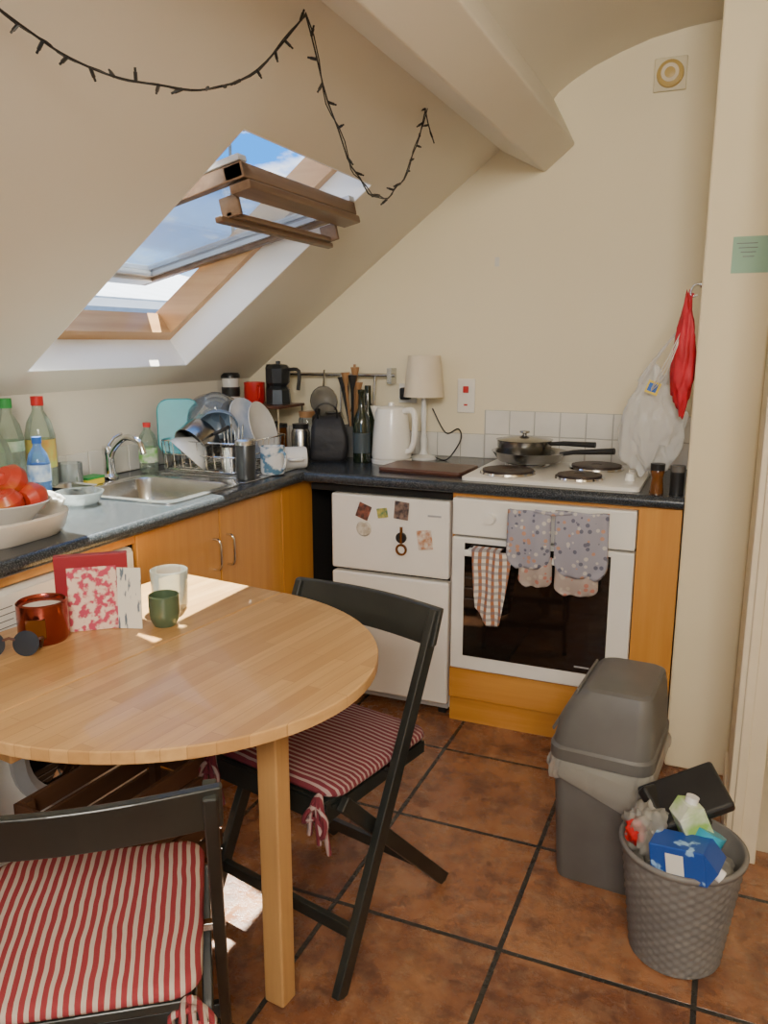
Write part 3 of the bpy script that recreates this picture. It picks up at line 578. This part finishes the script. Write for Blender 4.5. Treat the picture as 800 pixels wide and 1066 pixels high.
# ------------------------------------------------------------------ TABLE
T=E('drop_leaf_table',(.99,-1.95,0),(0,0,R(-7.4)))
th=.024; zt=.75
ring=[]
for i in range(41):
    a=R(-90+180*i/40); ring.append((.002+.475*math.cos(a),.43*math.sin(a)))
def slabtop(name,poly):
    n=len(poly); V=[(x,y,zt-th) for x,y in poly]+[(x,y,zt) for x,y in poly]
    F=[tuple(range(n)),tuple(range(n,2*n))]+[(i,(i+1)%n,(i+1)%n+n,i+n) for i in range(n)]
    obj(name,V,F,m_table,T,bevel=.003)
slabtop('leaf_top',ring)
slabtop('fixed_top',[(-.002,-.43),(-.002,.43),(-.33,.43),(-.36,.40),(-.36,-.40),(-.33,-.43)])
boxes('apron',[(-.28,-.255,-.33,.33,.63,.725),(-.05,-.028,-.33,.33,.63,.725),(-.28,-.03,-.33,-.31,.63,.725),(-.28,-.03,.31,.33,.63,.725)],m_leg,T,bevel=.003)
boxes('fixed_legs',[(-.27,-.225,.27,.315,0,.726),(-.27,-.225,-.315,-.27,0,.726)],m_leg,T,bevel=.004)
boxes('gate_leg',[(.255,.305,.005,.05,0,.726)],m_leg,T,bevel=.005)
bar('gate_rail',(-.03,.0,.67),(.27,.028,.67),.022,.06,m_leg,T)
mw=wood('brown_slats',(.11,.05,.025),(.07,.03,.015),1)
cr8=E('slatted_crate',(.88,-1.95,0),(0,0,R(-5)))
cc=[]
for i in range(7):
    z=.06+.055*i
    cc+=[(.09,.102,-.2,.2,z,z+.045),(-.11,.09,-.2,-.19,z,z+.045),(-.11,-.1,-.2,.2,z,z+.045),(-.11,.09,.19,.2,z,z+.045)]
boxes('slats',cc,mw,cr8,bevel=.002)
boxes('posts',[(x,x+.02,y,y+.02,0,.44) for x in(-.1,.07) for y in(-.19,.17)]+[(-.1,.09,-.19,.19,.05,.06)],mw,cr8)
# ------------------------------------------------------------------ CHAIRS
def chair(name,loc,rz,smat,tie):
    g=E(name,loc,(0,0,R(rz)))
    parts=[]
    for sx in(-.205,.205):
        parts.append(barv((sx,-.22,0),(sx,.15,.765),.020,.036,(0,-1,.5)))
    V,F=comb(parts); obj('uprights',V,F,m_chair,g,bevel=.003)
    V,F=comb([barv((sx,.245,0),(sx,-.17,.425),.018,.034,(0,1,1)) for sx in(-.18,.18)]); obj('rear_legs',V,F,m_chair,g,bevel=.003)
    n=14;V=[];F=[]
    for i in range(n+1):
        t=i/n; x=-.222+.444*t; bow=.028*math.sin(math.pi*t)
        for (dy,z) in((-.009,.69),(.009,.69),(.009+.033,.772),(-.009+.033,.772)):
            V.append((x,.112+dy+bow+.006,z))
    for i in range(n):
        for j in range(4):
            k_=(j+1)%4; F.append((i*4+j,i*4+k_,(i+1)*4+k_,(i+1)*4+j))
    F+= [(0,1,2,3),tuple(n*4+j for j in range(4))]
    obj('back_rail',V,F,m_chair,g,bevel=.004)
    L=[(-.165,.165,-.205+.062*i,-.205+.062*i+.055,.425,.44) for i in range(6)]
    boxes('seat_slats',L,m_chair,g,bevel=.003)
    boxes('seat_rails',[(-.17,-.15,-.2,.16,.395,.425),(.15,.17,-.2,.16,.395,.425),(-.17,.17,-.21,-.195,.39,.438)],m_chair,g)
    bar('rung_front',(-.2,-.163,.12),(.2,-.163,.12),.016,.03,m_chair,g); bar('rung_rear',(-.18,.15,.10),(.18,.15,.10),.016,.03,m_chair,g)
    bar('pivot_rod',(-.2,-.005,.43),(.2,-.005,.43),.014,.014,m_steel,g)
    rings=[]
    for w_,z in((.33,.441),(.36,.445),(.368,.452),(.36,.462),(.33,.468),(.2,.471),(.05,.472)):
        rings.append([(x*(1+.015*math.sin(9*x)),y-.02,zz+.003*noise.noise(Vector((x*9,y*9,0)))) for x,y,zz in rr(0,0,w_,w_,min(.04,w_*.4),z)])
    loft('cushion',rings,smat,g,angle=80)
    for (x,y) in tie:
        for q in range(3):
            tube('tie_%d'%q,[(x,y,.455),(x+.012*(q-1),y-.012,.43),(x+.02*(q-1),y-.014+.008*q,.36-.02*q)],.006,smat,g,smooth_pts=4,n=6)
        tube('tie_loop',[(x,y-.01,.43),(x+.03,y-.02,.41),(x+.02,y-.02,.37),(x,y-.01,.40),(x-.03,y-.02,.39),(x-.015,y-.02,.42),(x,y-.01,.43)],.006,smat,g,smooth_pts=4,n=6)
    return g
red=(.27,.028,.035); wh=(.50,.41,.34)
s1=stripes('ticking_stripe_a',1,72,.40,(.34,.24,.22),(.15,.018,.028)); s2=stripes('ticking_stripe_b',0,66,.45,wh,red)
chair('folding_chair',(1.235,-1.650,0),-12.7,s1,[(.15,-.205),(-.17,-.205)])
chair('folding_chair',(1.178,-2.381,0),214.8,s2,[(-.165,.175)])
# ------------------------------------------------------------------ TABLE ITEMS
g=E('candle_jar',(.745,-2.01,.75)); lathe('jar',[(0,0),(.046,0),(.052,.01),(.052,.085),(.048,.088),(.046,.085),(.046,.07),(0,.07)],m_copper,g,n=40)
lathe('wax',[(0,.072),(.045,.072)],m_paper,g); box('label',(-.02,.02,-.0535,-.052,.02,.06),m_amber,g,rot=(0,0,R(30)))
g=E('ceramic_tumbler',(.924,-1.835,.75)); lathe('cup',[(0,0),(.024,0),(.030,.012),(.034,.03),(.034,.07),(.031,.072),(.03,.03),(0,.01)],m_sage,g)
g=E('drinking_glass',(.862,-1.735,.75)); lathe('glass',[(0,0),(.036,0),(.039,.01),(.043,.095),(.041,.096),(.037,.014),(0,.012)],glassy('ribbed_glass',(.90,.93,.9),.06,.22,(.8,.8,.74),1.0),g,n=48,fn=lambda i,j:.0012*(j%2))
g=E('sunglasses',(.755,-2.11,.75),(0,0,R(30)))
for sx in(-.033,.033):
    lathe('lens',[(0,0),(.024,.001),(.026,.003),(0,.004)],m_black,g,loc=(sx,0,.026),rot=(R(80),0,0)); 
    tube('temple',[(sx*1.8,0,.035),(sx*1.8,.02,.028),(sx*1.5,.035,.004)],.003,m_brown,g,smooth_pts=3)
tube('bridge',[(-.012,0,.034),(0,0,.038),(.012,0,.034)],.003,m_brown,g)
g=E('greeting_card',(.835,-1.90,.751),(0,0,R(32)))
cm=M('card_painting',(.75,.56,.44),(.50,.05,.10),rough=.7,scale=60,p0=.46,p1=.56); cm2=M('card_lines',(.74,.70,.60),(.12,.16,.2),rough=.7,scale=22,stretch=(5,5,1),p0=.58,p1=.64)
box('front_panel',(-.09,.012,-.002,.0,.0,.14),cm,g,rot=(R(-6),0,R(8))); box('rear_panel',(.012,.065,-.002,.0,.0,.137),cm2,g,rot=(R(-4),0,R(-12)))
g=E('red_notebook',(.725,-1.855,.75),(0,0,R(40))); box('cover',(-.07,.09,.0,.022,.0005,.145),S('red_cover',(.35,.015,.025),.5),g,bevel=.002); box('pages',(-.068,.092,.003,.019,.003,.142),m_paper,g)
# ------------------------------------------------------------------ BINS
b=E('swing_top_bin',(1.838,-1.205,0),(0,0,R(-4)))
loft('body',[rr(0,0,.20,.25,.03,0.001),rr(0,0,.205,.255,.03,.01),rr(0,0,.235,.295,.035,.345)],m_bin,b,cap=(True,False))
loft('lid_rim',[rr(0,0,.242,.305,.04,.345),rr(0,0,.256,.318,.045,.349),rr(0,0,.256,.318,.045,.378),rr(0,0,.246,.308,.045,.385)],m_bin,b)
loft('lid_hood',[rr(0,0,.246,.308,.045,.383),rr(.006,0,.230,.29,.04,.45),rr(.016,0,.20,.27,.035,.50),rr(.028,0,.165,.25,.03,.53),rr(.03,0,.145,.23,.03,.536)],m_bin,b,angle=25)
fl=[(-.1235,-.115,.402),(-.1235,.115,.402),(-.064,.11,.522),(-.064,-.11,.522)]
loft('swing_flap',[fl,[(x-.006,y*.97,z+.005) for x,y,z in fl]],M('flap_grey',(.135,.13,.12),rough=.4),b,smooth=False,bevel=.003)
rings=[]
for k_,(w_,z) in enumerate(((.236,.348),(.250,.344),(.258,.33),(.262,.312),(.262,.292),(.256,.27))):
    ring=[]
    for i,(x,y,zz) in enumerate(rr(0,0,w_,w_+.06,.04,z,14)):
        nz=noise.noise(Vector((x*7,y*7,3))); a=1+.06*min(k_,3)/3*noise.noise(Vector((x*55,y*55,k_*.35)))+.02*math.sin(i*1.9)*min(k_,3)/3
        ring.append((x*a,y*a,zz-(k_/5)*.06*max(-.5,nz*2)+(k_/5)*.02))
    rings.append(ring)
loft('bin_liner',rings,m_liner,b,cap=(False,False),angle=80)
bk=E('waste_basket',(2.035,-1.475,0))
prof=[(0,.004),(.096,.001),(.10,.004)]
rows=46
for i in range(rows): prof.append((.10+.03*i/(rows-1),.008+.252*i/(rows-1)))
np_=len(prof)
prof+=[(.136,.262),(.138,.272),(.132,.276),(.126,.272),(.097,.01),(0,.01)]
lathe('woven_body',prof,m_bask,bk,n=180,fn=lambda i,j:(.0020*math.sin(i*math.pi/2+ (math.pi if (j//4)%2 else 0)) if 2<i<np_-1 else 0),angle=70)
def carton(loc,rot,dim,mat,capm,parent):
    g=E('carton',loc,rot); g.parent=parent
    a,b_,c=dim; box('carton_body',(-a/2,a/2,-b_/2,b_/2,0,c),mat,g,bevel=.003)
    prism('carton_gable',[(-a/2,c),(a/2,c),(0,c+a*.35)],-b_/2,b_/2,mat,g); lathe('carton_cap',cyl(.014,0,.014),capm,g,loc=(a*.25,0,c+a*.17),rot=(0,R(38),0))
    box('carton_label',(-a*.3,a*.3,-b_/2-.001,-b_/2,c*.3,c*.62),m_paper,g)
blue_c=M('blue_carton',(.015,.07,.33),(.3,.5,.75),rough=.35,scale=22,p0=.58,p1=.62)
carton((-.055,-.075,.285),(0,R(82),R(-12)),(.075,.07,.115),blue_c,m_ceram,bk)
carton((.05,-.01,.26),(0,R(-25),R(30)),(.06,.05,.13),M('green_carton',(.30,.50,.12),(.7,.75,.6),rough=.4,scale=16,p0=.4,p1=.6),m_ceram,bk)
box('black_tray',(-.09,.09,-.06,.06,0,.03),m_black,bk,bevel=.008,loc=(.0,.05,.345),rot=(R(25),R(-24),R(20)))
box('black_tray_b',(-.07,.07,-.06,.06,0,.03),m_black,bk,bevel=.008,loc=(-.03,.06,.31),rot=(R(35),R(5),R(50)))
blob('crumpled_wrapper',(.042,.045,.055),m_liner,bk,(-.08,-.02,.30),.6,2.0,4,seed=4); blob('crumpled_red',(.02,.018,.028),m_redp,bk,(-.10,-.04,.30),.5,3,3,seed=8)
blob('filler',(.105,.105,.07),m_liner,bk,(0,0,.215),.2,3,4,seed=5)
lathe('blue_tub',[(0,0),(.03,0),(.035,.06),(0,.06)],S('cyan_plastic',(.03,.35,.5),.4),bk,loc=(.035,-.05,.28),rot=(R(-20),R(20),0))
# ------------------------------------------------------------------ STRING LIGHTS
def cat(p,q,sag,n=30):
    p=Vector(p);q=Vector(q); return [p.lerp(q,i/n)-Vector((0,0,sag*4*(i/n)*(1-i/n)-.006*math.sin(i*1.3))) for i in range(n+1)]
A=[(.93,-2.22,1.905),(.95,-2.12,1.868),(.97,-2.058,1.845),(1.0,-1.98,1.832),(1.04,-1.907,1.833),(1.07,-1.80,1.85),(1.10,-1.66,1.92),(1.139,-1.517,2.066)]
P1=cr(A,6); P2=cat((1.139,-1.517,2.066),(1.13,-.74,2.06),.31); P3=cr([(1.13,-.74,2.06),(1.125,-.70,2.03),(1.13,-.66,1.985)],5)
parts=[sw(P1,.0022,6),sw(P2,.002,6),sw(P3,.0022,6),sw([p+Vector((.005*math.sin(i*.9),.005*math.cos(i*.9),0)) for i,p in enumerate(P1)],.0015,5),sw([p+Vector((.006*math.sin(i*1.1),0,.004*math.cos(i))) for i,p in enumerate(P2)],.0015,5)]
for P in(P1,P2,P3):
    acc=0
    for i in range(1,len(P)):
        acc+=(P[i]-P[i-1]).length
        if acc>.04:
            acc=0; dv=Vector((random.uniform(-1,1),random.uniform(-1,1),random.uniform(-1,.6))).normalized()
            parts.append(sw([P[i],P[i]+dv*.016],[.0034,.0034],6)); parts.append(sw([P[i]+dv*.016,P[i]+dv*.023],[.0022,.0022],6))
V,F=comb(parts); obj('string_lights',V,F,m_black,smooth=True)
# ------------------------------------------------------------------ added fill lamp, unseen behind the viewer, to brighten the room
cl=E('added_fill_lamp',(2.35,-4.1,2.45)); lathe('fill_lamp_rose',[(0,0),(.06,0),(.05,-.03),(0,-.03)],m_white,cl); lathe('fill_lamp_diffuser',[(0,-.12),(.15,-.10),(.19,-.06),(.18,-.03),(0,-.03)],M('fill_lamp_glow',(.9,.85,.75),emit=2),cl)  # made-up fixture with a glowing shell to carry the fill light
ld=bpy.data.lights.new('added_fill_light','AREA'); ld.energy=106; ld.size=.9; ld.color=(1,.92,.80)  # area light added as soft fill towards the back wall
lo=bpy.data.objects.new('added_fill_light',ld); SC.objects.link(lo); lo.parent=cl; lo.location=(0,0,-.2)
lo.rotation_euler=(Vector((1.4,-.4,1.25))-Vector((2.35,-4.1,2.25))).to_track_quat('-Z','Y').to_euler()
# sun
sd=bpy.data.lights.new('sun','SUN'); sd.energy=42; sd.angle=.009; sd.color=(1,.92,.76)
so=bpy.data.objects.new('sun',sd); SC.objects.link(so); so.location=(-3,3,6)
so.rotation_euler=Vector((.20,-.53,-1.0)).to_track_quat('-Z','Y').to_euler()
# world
wd=bpy.data.worlds.new('sky'); bpy.context.scene.world=wd; wd.use_nodes=True; nt=wd.node_tree; bg=nt.nodes['Background']
tc=nt.nodes.new('ShaderNodeTexCoord'); sx=nt.nodes.new('ShaderNodeSeparateXYZ'); nt.links.new(tc.outputs['Generated'],sx.inputs[0])
c=mixc(nt,ramp(nt,sx.outputs[2],.03,.2),(.45,.72,.98),(.02,.24,.78))
mp=nt.nodes.new('ShaderNodeMapping'); mp.inputs['Scale'].default_value=(1,1,2.5); mp.inputs['Location'].default_value=(.3,.1,0); nt.links.new(tc.outputs['Generated'],mp.inputs[0])
cf=ramp(nt,noi(nt,mp.outputs[0],9,6,.6),.48,.64)
c=mixc(nt,cf,c,(.95,.96,.98)); nt.links.new(c,bg.inputs[0]); bg.inputs[1].default_value=2.6
# camera
cd=bpy.data.cameras.new('camera'); co=bpy.data.objects.new('camera',cd); SC.objects.link(co)
co.location=(2.05,-3.22,1.37); co.rotation_euler=(R(90-11.9),0,R(23.1))
cd.sensor_fit='VERTICAL'; cd.sensor_height=36; cd.sensor_width=36; cd.lens=836/1066*36; cd.clip_start=.02
bpy.context.scene.camera=co
